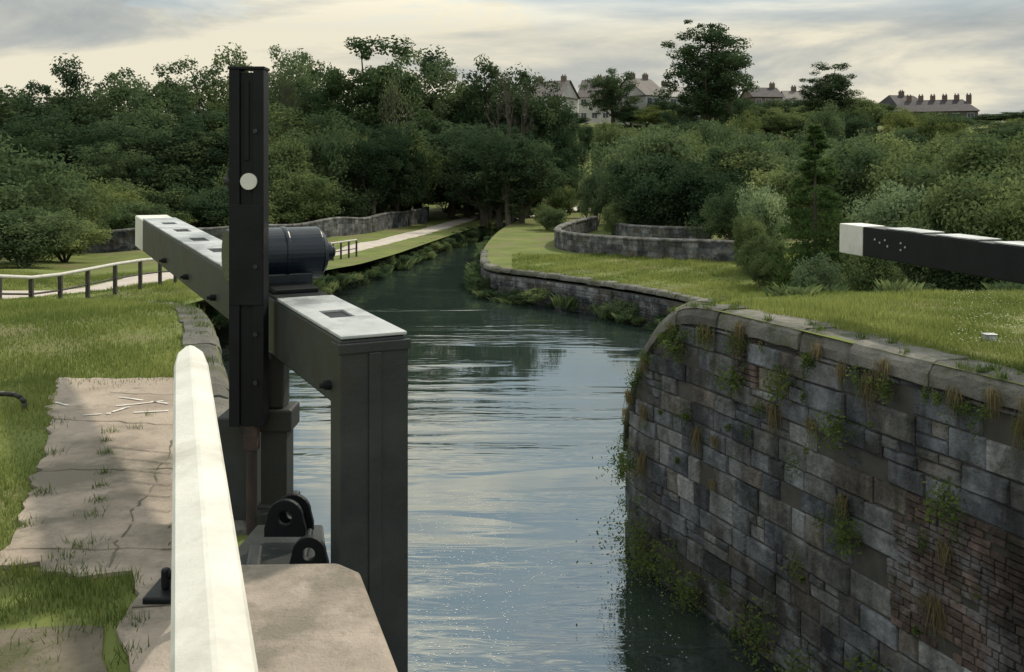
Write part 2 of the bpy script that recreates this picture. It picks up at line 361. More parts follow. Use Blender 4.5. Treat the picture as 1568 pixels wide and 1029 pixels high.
for poly in ([(-3.5,7.5),(-2.3,7.3)],[(-3.0,6.2),(-2.0,6.25)],[(-2.7,8.95),(-2.4,7.3),(-2.2,6.2),(-2.05,5.3),(-1.9,4.7)],[(-2.5,4.95),(-1.4,4.9)],[(-3.4,8.4),(-2.8,8.3)],[(-1.6,4.3),(-1.1,4.25)]):
    q=resample(poly,.08);q=q+np.array([[Rc.gauss(0,.012),Rc.gauss(0,.012)] for _ in q])
    for a,c in zip(q[:-1],q[1:]):
        dd=(c-a)/np.hypot(*(c-a));nn=np.array([-dd[1],dd[0]])*Rc.uniform(.002,.006)
        b.add([(*(a+nn),.0262),(*(a-nn),.0262),(*(c-nn),.0262),(*(c+nn),.0262)],[(0,1,2,3)])
b.build('slab_joints',[M_dirt])
b=B();zz=.029
def stroke(p0,p1,w=.032):
    a=Vector(W(*p0));c=Vector(W(*p1));k=6;P=[a.lerp(c,i/k) for i in range(k+1)];n=Vector((-(c-a).y,(c-a).x)).normalized()
    L_=[];R_=[]
    for q in P:
        L_.append((*(q+n*w*random.uniform(.25,.6)),zz));R_.append((*(q-n*w*random.uniform(.25,.6)),zz))
    for i in range(k):
        if random.random()<.9: b.add([L_[i],R_[i],R_[i+1],L_[i+1]],[(0,1,2,3)])
for s1_ in(((182,613),(258,623)),((178,627),(250,619)),((172,636),(198,628)),((205,637),(258,634)),((128,641),(170,638)),((85,621),(105,626))): stroke(*s1_)
b.build('painted_marking',[surf('worn_white_paint',(.45,.42,.38),(.75,.72,.66),20,.8,.2,50)])
b=B()
for i,py in enumerate((692,708,724,742,760,782,806,832)):
    a=W(176-i*1.5,py-4);c=W(262,py+5);hh=.030
    b.add([(a[0],a[1],.022),(c[0],c[1],.022),(c[0],c[1]-.05,.022),(a[0],a[1]-.05,.022),(a[0],a[1]-.015,hh),(c[0],c[1]-.015,hh),(c[0],c[1]-.035,hh),(a[0],a[1]-.035,hh)],[(4,5,6,7),(0,1,5,4),(3,7,6,2),(0,4,7,3),(1,2,6,5)])
b.build('raised_foot_strips',[M_conc])
pc=Path(resample(chaikin([(-19,10),(-18,20),(-16,27),(-14.3,33),(-13.6,40),(-13,48),(-12,56),(-10.3,64),(-8.6,74),(-7,84),(-5.7,94),(-4.6,104),(-2,114)]),.8))
b=B();vs=[];fs=[];ts=np.arange(0,pc.len,.8)
for i,t in enumerate(ts):
    c=pc.p(t);n=pc.n(t)
    for k,o_ in enumerate((-1.25,-.6,0,.6,1.25)):
        q=c+n*(o_+(rng.normal(0,.08) if k in(0,4) else 0));vs.append((q[0],q[1],H(*q)+.06-(.1 if k in(0,4) else 0)))
    if i:
        for k in range(4): fs.append(((i-1)*5+k,(i-1)*5+k+1,i*5+k+1,i*5+k))
b.add(vs,fs);b.build('towpath',[M_gravel],smooth=True)

# ---------------------------------------------------------------- railing along the towpath
M_wtop=surf('weathered_rail_paint',(.42,.41,.37),(.58,.55,.5),6,.7,.3,30)
def fence(name,path,step,hh_=.9):
    fp=Path(resample(path,.3));b=B();prev=None
    for t in np.arange(0,fp.len,step):
        c=fp.p(t);z=H(*c);b.box((c[0]-.05,c[0]+.05),(c[1]-.05,c[1]+.05),(z-.3,z+hh_-.03),0)
        if prev is not None:
            for zz,rr,mi in((hh_,.05,1),(.48,.028,0)):
                p0=Vector((*prev,H(*prev)+zz));p1=Vector((*c,z+zz));b.cyl(p0,p1,rr,n=10,m=mi)
        prev=c
    b.build(name,[M_wood,M_wtop]);return fp
fp=fence('towpath_railing',[(-14.2,20),(-12.9,25),(-12.4,28.5),(-11.6,32),(-11.3,38)],1.3,.92)
fp2=fence('towpath_railing',[(-11.5,47),(-10.9,51.5),(-10.1,55),(-8.95,58.5)],.95,.98)

# ---------------------------------------------------------------- lock gate (left)
UP=Vector((0,0,1))
gate=empty('lock_gate')
near=Vector((-.60,4.33,1.17));tip=Vector((-3.64,10.05,1.44))
a=(tip-near);BL=a.length;a.normalize();s_=a.cross(UP).normalized();u=s_.cross(a).normalized()
b=B();b.obox(near,a,s_,u,(0,BL-.5),(-.15,.15),(-.3,0));b.build('balance_beam',[M_grey],gate,.012)
b=B();b.obox(near,a,s_,u,(BL-.5+.002,BL),(-.155,.155),(-.305,.004));b.build('white_beam_end',[M_white],gate,.012)
b=B()
segs=[(-.005,.42),(.62,1.05),(1.75,2.35),(2.6,3.1),(3.35,3.85),(4.1,4.6),(4.85,5.3),(5.5,BL-.52)]
for x0,x1 in segs: b.obox(near,a,s_,u,(x0,x1),(-.152,.152),(.003,.018))
for (x0,x1),(y0,y1) in zip(segs[:-1],segs[1:]):
    if y0-x1<.35:
        for q in((-.152,-.06),(.06,.152)): b.obox(near,a,s_,u,(x1+.001,y0-.001),q,(.003,.018))
b.build('beam_top_plates',[M_top],gate,.004)  # pale plate colour includes the sheen of the sunlit beam top
b=B()
for x0,x1 in((.42,.62),(2.35,2.6),(3.1,3.35),(3.85,4.1),(4.6,4.85),(5.3,5.5)): b.obox(near,a,s_,u,(x0,x1),(-.058,.058),(.001,.006))
b.obox(near,a,s_,u,(1.05,1.75),(-.14,.14),(.003,.012))
b.build('beam_slots',[M_black],gate)
b=B();ah=Vector((a.x,a.y,0)).normalized()
b.obox(near,ah,s_,UP,(-.012,.13),(-.155,.155),(-6,-.02));b.obox(near,ah,s_,UP,(-.02,.0),(-.165,.165),(-.06,-.015))
b.obox(near,ah,s_,UP,(-.022,-.0125),(-.03,.03),(-5,-.06))
b.build('mitre_post',[M_grey],gate,.01)
b=B()
for x_ in(.12,1.9,2.6,3.6,4.6):
    q=near+a*x_+u*-.22-s_*.15;b.cyl(q,q-s_*.035,.022,n=8);b.cyl(q-s_*.035,q-s_*.055,.012,n=8)
q=near+a*.07+u*-.24+s_*.155;b.cyl(q,q+s_*.03,.02,n=8)
b.build('bolts',[M_black],gate)
pg=empty('paddle_gear')
X0=-1.375;Y0=5.2
b=B();b.box((X0-.09,X0-.035),(Y0-.05,Y0+.06),(.57,2.42));b.box((X0+.035,X0+.09),(Y0-.05,Y0+.06),(.57,2.42))
b.box((X0-.034,X0+.034),(Y0-.035,Y0+.05),(.57,2.405));b.box((X0-.095,X0+.095),(Y0-.055,Y0+.065),(2.4205,2.435))
b.box((X0-.012,X0+.012),(Y0-.044,Y0-.0355),(1.95,2.36));b.box((X0-.1,X0-.0905),(Y0-.02,Y0+.03),(1.7,1.86))
b.box((X0-.085,X0+.085),(Y0-.056,Y0-.051),(1.2,1.72))
b.build('rack_post',[M_black],pg,.006)
b=B();cz=1.84;b.cyl((X0+.015,Y0-.052,cz),(X0+.015,Y0-.062,cz),.043,n=32);b.build('white_disc',[M_white],pg)
b=B();b.cyl((X0-.09,Y0,1.84),(X0-.125,Y0,1.84),.022,n=12);b.cyl((X0-.105,Y0,1.80),(X0-.105,Y0,1.9),.011,n=8)
for zz in(1.05,1.4,.8,2.1): b.cyl((X0+.05,Y0-.05,zz),(X0+.05,Y0-.066,zz),.012,n=8)
b.build('knob',[M_grey],pg)
b=B();b.cyl((X0+.015,Y0,.58),(X0+.015,Y0,-.3),.028,n=12);b.box((X0-.02,X0+.05),(Y0-.03,Y0+.03),(.44,.58));b.build('paddle_rod',[M_rust],pg)
b=B();b.box((X0+.03,X0+.17),(Y0+.12,Y0+.3),(.0,.55));b.box((X0+.015,X0+.2),(Y0+.1,Y0+.32),(.5,.62));b.box((X0+.04,X0+.15),(Y0+.13,Y0+.29),(.62,.9));b.box((X0+.02,X0+.2),(Y0+.08,Y0+.34),(-.05,.12));b.box((X0-.2,X0-.03),(Y0+.1,Y0+.4),(-.05,.58))
b.build('gear_pedestal',[M_grey],pg,.012)
gc=near+a*1.55+s_*.02;gc=Vector((gc.x,gc.y,1.42))
b=B();b.cyl(gc-s_*.32,gc+s_*.20,.15,n=40);b.cyl(gc+s_*.20,gc+s_*.235,.15,.11,n=40);b.cyl(gc-s_*.02,gc+s_*.01,.156,n=40)
b.cyl(gc+s_*.235,gc+s_*.28,.055,n=20);b.cyl(gc+s_*.28,gc+s_*.30,.035,n=12)
b.obox(gc,a,s_,UP,(-.11,.11),(-.2,.14),(-.19,-.1))
b.build('gearbox',[M_navy],pg,.008)
b=B();b.cyl(gc-s_*.22+a*.02+UP*-.1,gc-s_*.22+a*.02+UP*-.19,.05);b.obox(near,a,s_,u,(1.2,1.95),(-.12,.12),(.013,.035));b.build('gear_base',[M_black],pg,.004)
b=B();b.lug((-1.07,4.7,.26),.085,.032,.03);b.lug((-1.05,4.78,.26),.085,.032,.03);b.lug((-.90,4.42,.20),.075,.028,.035)
b.cyl((-.97,4.76,.17),(-.93,4.35,.13),.02);b.build('anchor_lugs',[M_black],gate,.004)
b=B();b.prism([(-1.28,5.0),(-.95,5.0),(-.82,4.45),(-.85,4.2),(-1.12,4.2),(-1.3,4.6)],-.1,.12);b.prism([(-1.2,4.55),(-1.12,4.15),(-1.06,4.15),(-1.14,4.55)],.1205,.19);b.build('anchor_plate',[M_grey],gate,.01)
b=B();b.cyl((-1.33,5.25,-5),(-1.33,5.25,.1),.06);b.build('gate_pipe',[M_grey],gate)
b=B();b.prism([(-1.2,3.93),(-.68,3.95),(-.585,3.86),(-.34,3.07),(-.05,2.15),(-1.15,2.1)],0.0,.35);b.build('concrete_block',[M_block],None,.035,seg=4)
hr=empty('handrail')
p1=Vector((-1.2,3.71,1.25));p0=Vector((-.384,1.29,1.25));d=(p1-p0).normalized();p0=p0-d*1.0;sv=d.cross(UP)
sec=[(-.035,-.09),(-.056,-.022),(-.05,-.014),(-.004,0),(.004,0),(.05,-.014),(.056,-.022),(.035,-.09)]
b=B();L=(p1-p0).length;vs=[];st=[(0,1),(L-.32,1),(L-.1,.8),(L,.3)]
for t,k in st:
    for x_,z_ in sec: vs.append(p0+d*t+sv*x_*k+UP*(z_*k-(0 if k>.75 else .004)))
n=8;fs=[(i*n+j,i*n+(j+1)%n,(i+1)*n+(j+1)%n,(i+1)*n+j) for i in range(3) for j in range(n)]+[tuple(range(n))[::-1],tuple(range(3*n,4*n))]
b.add(vs,fs);b.build('rail',[M_white],hr)
b=B()
for t in(L-.35,L-1.9):
    q=p0+d*t;b.box((q.x-.02,q.x+.02),(q.y-.02,q.y+.02),(0,1.165))
b.build('rail_posts',[M_grey],hr)
b=B();b.box((-1.60,-1.47),(4.3,4.55),(.0,.05));b.cyl((-1.53,4.4,.05),(-1.53,4.4,.14),.02);b.cyl((-1.52,4.42,.1),(-1.4,4.25,.2),.02);b.build('mooring_bracket',[M_black],None,.01)
b=B();hx=W(38,628)
pts_=[(hx[0],hx[1],0),(hx[0],hx[1],.06),(hx[0]-.03,hx[1],.10),(hx[0]-.08,hx[1],.125),(hx[0]-.16,hx[1],.13),(hx[0]-.6,hx[1],.13),(hx[0]-.68,hx[1],.12),(hx[0]-.73,hx[1],.09),(hx[0]-.76,hx[1],0)]
b.tube(pts_,.02);b.build('metal_hoop',[M_grey],smooth=True)

# ---------------------------------------------------------------- right balance beam
g2=empty('lock_gate')
tip=Vector((4.42,13,1.2));near=Vector((6.75,4.4,1.0));a=(tip-near);BL=a.length;a.normalize();s_=a.cross(UP).normalized();u=s_.cross(a).normalized()
b=B();b.obox(near,a,s_,u,(0,BL-.5),(-.16,.16),(-.37,0));b.build('balance_beam',[M_black],g2,.012)
b=B();b.obox(near,a,s_,u,(BL-.498,BL),(-.165,.165),(-.375,.005));b.build('white_beam_end',[M_white],g2,.012)
b=B()
for k in range(9): b.obox(near,a,s_,u,(BL-1.6-k*.9,BL-.95-k*.9),(-.161,.161),(.003,.02))
b.build('beam_top_plates',[M_top],g2,.004)
b=B()
for k,(x_,z_) in enumerate(((.75,-.14),(.85,-.17),(.95,-.13),(1.0,-.2),(1.25,-.14),(1.25,-.22),(1.33,-.18))):
    q=near+a*(BL-x_)+u*z_-s_*.16;b.cyl(q,q-s_*.006,.013,n=8)
b.build('bolts',[M_top],g2)
b=B();b.obox(near,a,s_,UP,(-.1,.25),(-.18,.18),(-5.5,-.05));b.build('heel_post',[M_black],g2,.01)
c=W(1515,522);b=B();b.box((c[0]-.06,c[0]+.06),(c[1]-.05,c[1]+.05),(-.02,.07));b.box((c[0]-.07,c[0]+.07),(c[1]-.06,c[1]+.06),(.07,.082));b.build('marker_box',[M_top],None,.006)

# ---------------------------------------------------------------- vegetation
def leafquads(C,Nm,sz,R,asp=.55):
    n=len(C);Nn=Nm/np.maximum(np.linalg.norm(Nm,axis=1,keepdims=True),1e-6)
    t=R.normal(size=(n,3));t-=Nn*(t*Nn).sum(1,keepdims=True);t/=np.linalg.norm(t,axis=1,keepdims=True)+1e-9
    b_=np.cross(Nn,t);s=sz[:,None]
    return np.stack([C-t*s*.5,C+b_*s*asp*.5-t*s*.05,C+t*s*.5,C-b_*s*asp*.5-t*s*.05],1).reshape(-1,3)
def tubeq(p0,p1,r0,r1,n=6):
    p0=np.array(p0,float);p1=np.array(p1,float);d=p1-p0;d/=np.linalg.norm(d)+1e-9
    t=np.cross(d,[.3,.5,.81]);t/=np.linalg.norm(t)+1e-9;b_=np.cross(d,t)
    an=np.arange(n+1)*2*np.pi/n;r=np.cos(an)[:,None]*t+np.sin(an)[:,None]*b_
    A=p0+r*r0;Bq=p1+r*r1
    return np.stack([A[:-1],A[1:],Bq[1:],Bq[:-1]],1).reshape(-1,3)
SZ={}
def tree_mesh(name,Hh,Wd,base,ncl,nlf,leaf,seed,flat=.8,limbs=14,rc=(.08,.16),low=False,lob=1.,full=0):
    R=np.random.default_rng(seed);cz=(base+1)/2*Hh;rz=(1-base)/2*Hh;rx=Wd/2
    d=R.normal(size=(ncl,3));d/=np.linalg.norm(d,axis=1,keepdims=True)
    lobes=R.normal(size=(8,3));lobes/=np.linalg.norm(lobes,axis=1,keepdims=True);lw_=R.uniform(.15,.5,8)
    mod=.62+lob*((np.clip(d@lobes.T,0,1)**5)*lw_).max(1)+R.normal(0,.06,ncl)+(1-lob)*.3
    rad=(R.random(ncl)**.4)*mod
    C=d*rad[:,None]*[rx,rx,rz]*.95
    if full: C[:,:2]*=(1+full*np.clip(-C[:,2]/rz,0,1))[:,None]
    C[:,2]+=cz
    r=R.uniform(rc[0],rc[1],ncl)*Wd*np.where(R.random(ncl)<.35,.6,1)
    V=[];col=[]
    for i in range(ncl):
        m=int(nlf*(r[i]/(rc[1]*Wd))**1.6)+20
        q=R.normal(size=(m,3));q/=np.linalg.norm(q,axis=1,keepdims=True)
        P=C[i]+q*(r[i]*(.4+.8*R.random(m)**.85))[:,None]*[1,1,flat]
        if low: P[:,2]=np.abs(P[:,2])
        nn=q*.9+R.normal(size=(m,3))*.7+[0,0,.3]
        V.append(leafquads(P,nn,leaf*R.uniform(.6,1.3,m),R))
        cv=np.clip(R.uniform(0,1)*.65+R.uniform(0,.35,m),0,1);col.append(np.repeat(cv,4))
    nl=sum(len(v) for v in V)//4
    T=[];tr=Hh*.018
    if not low:
        p=np.array([0,0,-.5]);pts_=[p]
        for z in np.linspace(.15,.8,6): pts_.append(np.array([R.normal(0,.012)*Hh,R.normal(0,.012)*Hh,z*Hh]))
        for i in range(6): T.append(tubeq(pts_[i],pts_[i+1],tr*(1.4-i*.2),tr*(1.2-i*.2),8))
        for i in R.choice(ncl,min(limbs,ncl),replace=False):
            j=R.integers(1,5);mid=(pts_[j]+C[i])/2+[0,0,-.03*Hh]
            T.append(tubeq(pts_[j],mid,tr*.5,tr*.35));T.append(tubeq(mid,C[i],tr*.35,tr*.12))
    else:
        for i in range(min(8,ncl)):
            T.append(tubeq([0,0,-.2],C[i],Hh*.012,Hh*.004,5))
    V=np.vstack(V+T);nt_=len(V)//4-nl
    cc=np.r_[np.concatenate(col),np.full(nt_*4,.5)];mi=np.r_[np.zeros(nl),np.ones(nt_)]
    me=npmesh(name,V,4,cc[:,None],[M_leaf,M_bark],mi)
    L_=V[:nl*4];SZ[name]=(float(np.percentile(L_[:,2],99.7)),float(np.percentile(np.abs(L_[:,0]),98)+np.percentile(np.abs(L_[:,1]),98)))
    return me
def conifer_mesh(name,Hh,Wd,seed):
    R=np.random.default_rng(seed);V=[];col=[]
    for i in range(260):
        z=.02+.95*R.random()**1.25;rr=Wd/2*(1-z)**.7*R.uniform(.35,1.1);an=R.uniform(0,6.28);c=np.array([math.cos(an)*rr,math.sin(an)*rr,z*Hh-.15*rr])
        m=100;q=R.normal(size=(m,3))*[1,1,.4]*.17*(1.25-z)
        P=c+q;P[:,2]=np.maximum(P[:,2],.02)
        V.append(leafquads(P,R.normal(size=(m,3))+[0,0,.6],R.uniform(.07,.15,m),R,.4));col.append(np.repeat(np.clip(R.uniform(0,.6)+R.uniform(0,.3,m),0,1),4))
    nl=sum(len(v) for v in V)//4;T=[tubeq([0,0,-.2],[0,0,Hh*.97],.09,.02)];V=np.vstack(V+T);nt_=len(V)//4-nl
    return npmesh(name,V,4,np.r_[np.concatenate(col),np.full(nt_*4,.5)][:,None],[M_leaf,M_bark],np.r_[np.zeros(nl),np.ones(nt_)])
def bare_mesh(name,Hh,seed,leafy=0):
    R=np.random.default_rng(seed);T=[];tips=[]
    def rec(p,d,L,r,k):
        q=p+d*L;T.append(tubeq(p,q,r,r*.65,5))
        if k==0: tips.append(q);return
        for _ in range(3):
            nd=d+R.normal(0,.42,3);nd[2]+=.12;nd/=np.linalg.norm(nd);rec(q,nd,L*R.uniform(.6,.82),r*.62,k-1)
    rec(np.array([0,0,-.3]),np.array([0,0,1.]),Hh*.3,Hh*.02,6)
    V=[];n=0
    if leafy:
        tp=np.array(tips);k=R.choice(len(tp),leafy);P=tp[k]+R.normal(0,.5,(leafy,3));V=[leafquads(P,R.normal(size=P.shape),R.uniform(.15,.3,leafy),R)];n=leafy
    Q=np.vstack(V+T);m=len(Q)//4-n
    return npmesh(name,Q,4,np.full((len(Q),1),.6),[M_leaf,M_bark],np.r_[np.zeros(n),np.ones(m)])
TR=[tree_mesh('broadleaf%d'%i,13,10,(.08,.14,.05,.14,.1)[i],115,300,.27,20+i,rc=(.05,.13),lob=(1,.8,.7,1,.6)[i],full=(.0,.15,.3,.0,.2)[i]) for i in range(5)]
TT=[tree_mesh('tall%d'%i,15,8.5,.06,150,300,.26,40+i,rc=(.06,.12),lob=.5,full=.25) for i in range(2)]
BU=[tree_mesh('shrub%d'%i,4,5,.0,85,290,.15,60+i,rc=(.07,.15),low=True,limbs=0) for i in range(4)]
LB=[tree_mesh('lowplant%d'%i,1.0,1.5,.0,26,140,.085,80+i,rc=(.12,.22),low=True,limbs=0) for i in range(3)]
CO=conifer_mesh('conifer',6,2.9,5)
BA=[bare_mesh('bare0',9,3),bare_mesh('bare1',9,8,1500)]
def reed_mesh(name,seed,n=180,hh=.75,rad=.5):
    R=np.random.default_rng(seed);x,y=R.normal(0,rad*.5,(2,n));an=R.uniform(0,6.28,n);h=hh*R.uniform(.25,1.1,n);w=.024
    la=np.arctan2(y,x)+R.normal(0,.8,n);ll=h*R.uniform(.1,.8,n)
    A=np.c_[x-np.cos(an)*w/2,y-np.sin(an)*w/2,np.zeros(n)-.05];Bq=np.c_[x+np.cos(an)*w/2,y+np.sin(an)*w/2,np.zeros(n)-.05]
    M1=np.c_[x+np.cos(la)*ll*.35+np.cos(an)*w/3,y+np.sin(la)*ll*.35+np.sin(an)*w/3,h*.6];C=np.c_[x+np.cos(la)*ll,y+np.sin(la)*ll,h*.9]
    V=np.stack([A,Bq,M1,C],1).reshape(-1,3)
    return npmesh(name,V,4,np.repeat(R.uniform(0,.9,n),4)[:,None],[M_leaf])
RE=[reed_mesh('reeds%d'%i,i+200) for i in range(3)]
SZ['conifer']=(6,2.9);SZ['bare0']=SZ['bare1']=(9,8)
def put(name,mesh,px,ytop,d,wpx,col=(1,1,1),parent=None):
    X=(px-784)*d/F;zt=EYE+(HZ-ytop)*d/F;z=H(X,d)
    h0,w0=SZ[mesh.name];sz=max((zt-z)/h0,.15);sw=wpx*d/F/w0
    ob=bpy.data.objects.new(name,mesh);ob.location=(X,d,z);ob.scale=(sw,sw,sz);ob.rotation_euler=(0,0,random.uniform(0,6.28));ob.color=(*col,1)
    return link(ob,parent)
rc_=random.choice
wood=empty('distant_woodland')
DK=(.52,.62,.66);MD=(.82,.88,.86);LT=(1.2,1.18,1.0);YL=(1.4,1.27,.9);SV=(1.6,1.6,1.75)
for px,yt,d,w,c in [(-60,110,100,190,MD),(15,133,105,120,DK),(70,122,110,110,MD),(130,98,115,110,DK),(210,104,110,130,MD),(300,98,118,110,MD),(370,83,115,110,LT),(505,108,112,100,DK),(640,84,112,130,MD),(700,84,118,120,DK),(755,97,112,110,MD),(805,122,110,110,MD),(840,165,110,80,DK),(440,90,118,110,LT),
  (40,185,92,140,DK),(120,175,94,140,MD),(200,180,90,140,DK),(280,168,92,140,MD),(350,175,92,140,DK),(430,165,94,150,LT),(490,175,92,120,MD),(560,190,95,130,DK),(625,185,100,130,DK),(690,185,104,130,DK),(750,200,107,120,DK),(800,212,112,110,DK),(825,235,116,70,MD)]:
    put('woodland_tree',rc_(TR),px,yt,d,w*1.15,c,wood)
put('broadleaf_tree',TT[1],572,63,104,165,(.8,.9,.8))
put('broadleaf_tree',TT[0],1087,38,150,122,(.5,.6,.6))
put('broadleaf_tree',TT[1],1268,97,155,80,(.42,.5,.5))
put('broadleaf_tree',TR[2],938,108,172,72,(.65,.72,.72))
put('broadleaf_tree',TR[3],448,78,112,100,(1.2,1.25,1.2))
put('bare_tree',BA[0],785,76,100,80,(1,1,1));put('bare_tree',BA[1],425,95,104,80,(1,1,1));put('bare_tree',BA[1],610,100,98,70,(1,1,1))
envx=[850,880,905,960,1010,1060,1110,1150,1200,1240,1300,1340,1400,1460,1520,1570,1700]
envy=[175,178,180,168,160,160,160,148,158,155,155,150,180,185,195,180,170]
R=random.Random(5)
for i in range(96):
    px=R.uniform(962,1690);d=R.uniform(75,168);X=(px-784)*d/F;z=H(X,d)
    hh=R.uniform(4,8);yt=max(HZ-(z+hh-EYE)*F/d,float(np.interp(px,envx,envy))+R.uniform(-8,14))
    if HZ-(z-EYE)*F/d-yt<18: continue
    put('woodland_tree',R.choice(TR+BU),px,yt,d,R.uniform(60,115)*110/d,R.choice([DK,MD,LT,LT,MD,YL,DK]),wood)
for px,yt,w in [(862,172,40),(885,176,34),(965,163,45),(990,166,34),(1015,150,40),(1045,160,40),(1075,140,50),(1105,142,50),(1135,150,45),(1160,158,40),(1190,160,40),(1222,150,36),(1240,158,40),(1310,150,50),(1345,160,50),(1375,182,40),(1410,188,40),(1450,190,44),(1490,185,50),(1520,192,50),(1545,178,70),(1575,172,80),(1610,165,90),(1335,158,40),(1505,178,50)]:
    put('woodland_tree',R.choice(BU+TR),px,yt,R.uniform(168,176),w*1.15,R.choice([DK,DK,MD]),wood)
for i in range(36):
    px=R.uniform(-140,835);d=R.uniform(84,112)
    put('woodland_tree',R.choice(TR),px,R.uniform(190,250),d,R.uniform(80,130),R.choice([DK,DK,MD]),wood)
# shrubs scattered over the open slope and its edges
for px,yt,d,w,c in [(942,187,128,50,LT),(914,252,84,44,SV),(962,262,72,66,MD),(1010,238,66,110,DK),(1075,245,64,130,DK),(1120,285,58,90,MD),(985,300,66,60,MD),(1055,205,95,90,LT),(1110,190,100,100,MD),(838,312,78,46,LT),(850,320,76,30,MD),(940,310,66,40,LT),(1150,215,80,90,MD),(1220,200,85,110,MD),
   (868,190,150,30,MD),(900,192,146,26,DK),(925,206,130,34,LT),(880,222,125,26,MD),(862,240,116,40,DK),(872,262,104,34,MD),(898,268,98,30,LT),(930,225,115,44,MD),(858,285,96,34,LT)]:
    put('shrub',rc_(BU),px,yt,d,w*1.1,c)
hs=empty('hedgerow_shrubs')
for px,yt,d,w,c in [(-40,215,50,220,MD),(30,250,54,150,MD),(95,262,60,120,LT),(150,285,72,110,YL),(205,278,76,120,LT),(262,285,78,110,MD),(318,292,80,90,MD),(100,335,54,110,LT),(40,320,48,120,MD),(190,310,70,90,MD),(240,320,72,90,LT),
   (385,230,82,120,LT),(440,215,84,110,LT),(500,190,86,120,MD),(470,265,80,100,LT),(545,215,88,110,LT),(595,198,92,120,LT),(620,245,98,80,MD),(570,270,92,90,MD),(410,280,78,110,LT),(520,285,84,90,MD),(350,285,78,90,DK),(290,250,88,130,MD),(680,275,114,70,DK),(720,270,118,90,DK),(770,280,120,90,DK),(810,278,122,70,DK),(740,290,118,80,DK),
   (1172,285,46,70,SV),(1150,330,44,50,LT),(1170,360,40,60,LT),(1320,218,62,150,MD),(1405,225,58,170,LT),(1490,235,55,170,MD),(1570,205,52,180,LT),(1365,285,36,120,SV),(1450,290,34,130,LT),(1530,265,33,160,LT),(1600,230,34,170,MD),(1310,335,37,70,LT),(1245,392,33,70,SV),(1410,345,31,110,MD),(1340,380,30,80,LT),(1500,370,29,120,MD),(1580,380,27,110,MD),(1180,390,38,60,LT),(1280,235,75,150,LT),(1210,250,70,110,LT)]:
    put('shrub',rc_(BU),px,yt,d,w*1.08,c,hs)
put('conifer_tree',CO,1248,184,36,135,(.72,.85,.58))
bk=empty('bank_vegetation')
def bankplant(x,y,sc,c,par=bk,zo=0,ms=None):
    ob=bpy.data.objects.new('bank_plant',rc_(ms or LB));ob.location=(x,y,H(x,y)-.15+zo);k=sc*random.uniform(.5,1.25);ob.scale=(k,k,k*random.uniform(.45,1.0));ob.rotation_euler=(0,0,random.uniform(0,6.3));ob.color=(*c,1);link(ob,par)
for q in resample(list(map(tuple,LF[(LF[:,1]>30)])),.7):
    nf=44<q[1]<62
    for _ in range(2): bankplant(q[0]-random.uniform(-.5,.7),q[1],.5 if q[1]<70 else .75,rc_([LT,MD,MD,LT,DK]),zo=random.uniform(-.9,-.45 if nf else -.25))
    if random.random()<.4: bankplant(q[0]-random.uniform(-.4,.4),q[1],.8,rc_([LT,MD]),zo=random.uniform(-.9,-.5),ms=RE)
for q in resample([tuple(p) for p in RB if p[1]>47],.7):
    bankplant(q[0]+random.uniform(-.6,.1),q[1],.6,rc_([LT,MD,DK]),zo=random.uniform(-1.1,-.5))
    if random.random()<.5: bankplant(q[0]+random.uniform(-.4,.2),q[1],.9,rc_([LT,MD]),zo=random.uniform(-1.1,-.5),ms=RE)
for q in bankp:
    if q[1]>33 and random.random()<.62: bankplant(q[0]-random.uniform(.0,.5),q[1]-random.uniform(.1,.6),random.uniform(.3,1.05),rc_([MD,LT,MD,DK]),zo=random.uniform(-1.4,-.9))
    if q[1]>33 and random.random()<.2: bankplant(q[0]-random.uniform(.1,.4),q[1]-random.uniform(.1,.6),random.uniform(.5,1.),rc_([MD,LT]),zo=random.uniform(-1.35,-1.),ms=RE)
for _ in range(40):
    y_=random.uniform(24,50);bankplant(random.uniform(.34,.5)*y_,y_,.8,rc_([LT,YL,MD]))
for _ in range(110):
    y_=random.uniform(16,46);bankplant(random.uniform(.27,.55)*y_,y_,random.uniform(.2,.5),rc_([LT,MD]),zo=.12,ms=RE)
def blades(name,x,y,z,h,w,mat,lean=.45,parent=None,cv=None,down=False):
    n=len(x);an=rng.uniform(0,6.28,n);dx=np.cos(an);dy=np.sin(an);la=rng.uniform(0,6.28,n);ll=rng.uniform(0,lean,n)*h
    A=np.c_[x-dx*w/2,y-dy*w/2,z];Bq=np.c_[x+dx*w/2,y+dy*w/2,z];C=np.c_[x+np.cos(la)*ll,y+np.sin(la)*ll,z+h*(-1 if down else 1)]
    V=np.stack([A,Bq,C],1).reshape(-1,3)
    c=np.repeat(np.clip(rng.normal(.45,.25,n) if cv is None else cv,0,1),3)
    ob=bpy.data.objects.new(name,npmesh(name,V,3,c[:,None],[mat]));return link(ob,parent)
cp=np.array(conc)
def patchn(x,y): return np.clip(.5+.22*np.sin(x*1.3+y*.7)+.22*np.sin(y*1.1-x*.6+2)+.2*np.sin(x*3.1-y*2.3)+.15*np.sin(x*5.3+y*4.1),0,1)
n=420000;Y=9+46*rng.random(n)**1.5;X=Y*rng.uniform(.0,.62,n)
k=(~inside(X,Y));X=X[k];Y=Y[k];ed=edgedist(X,Y,loop[loop[:,1]<60]);k=ed>np.where(Y<19,.48+.12*np.sin(X*9+Y*7)+.1*np.sin(Y*3.3),.3);X=X[k];Y=Y[k]
pn=patchn(X,Y);k=rng.random(len(X))<.35+.8*pn;X=X[k];Y=Y[k];pn=pn[k]
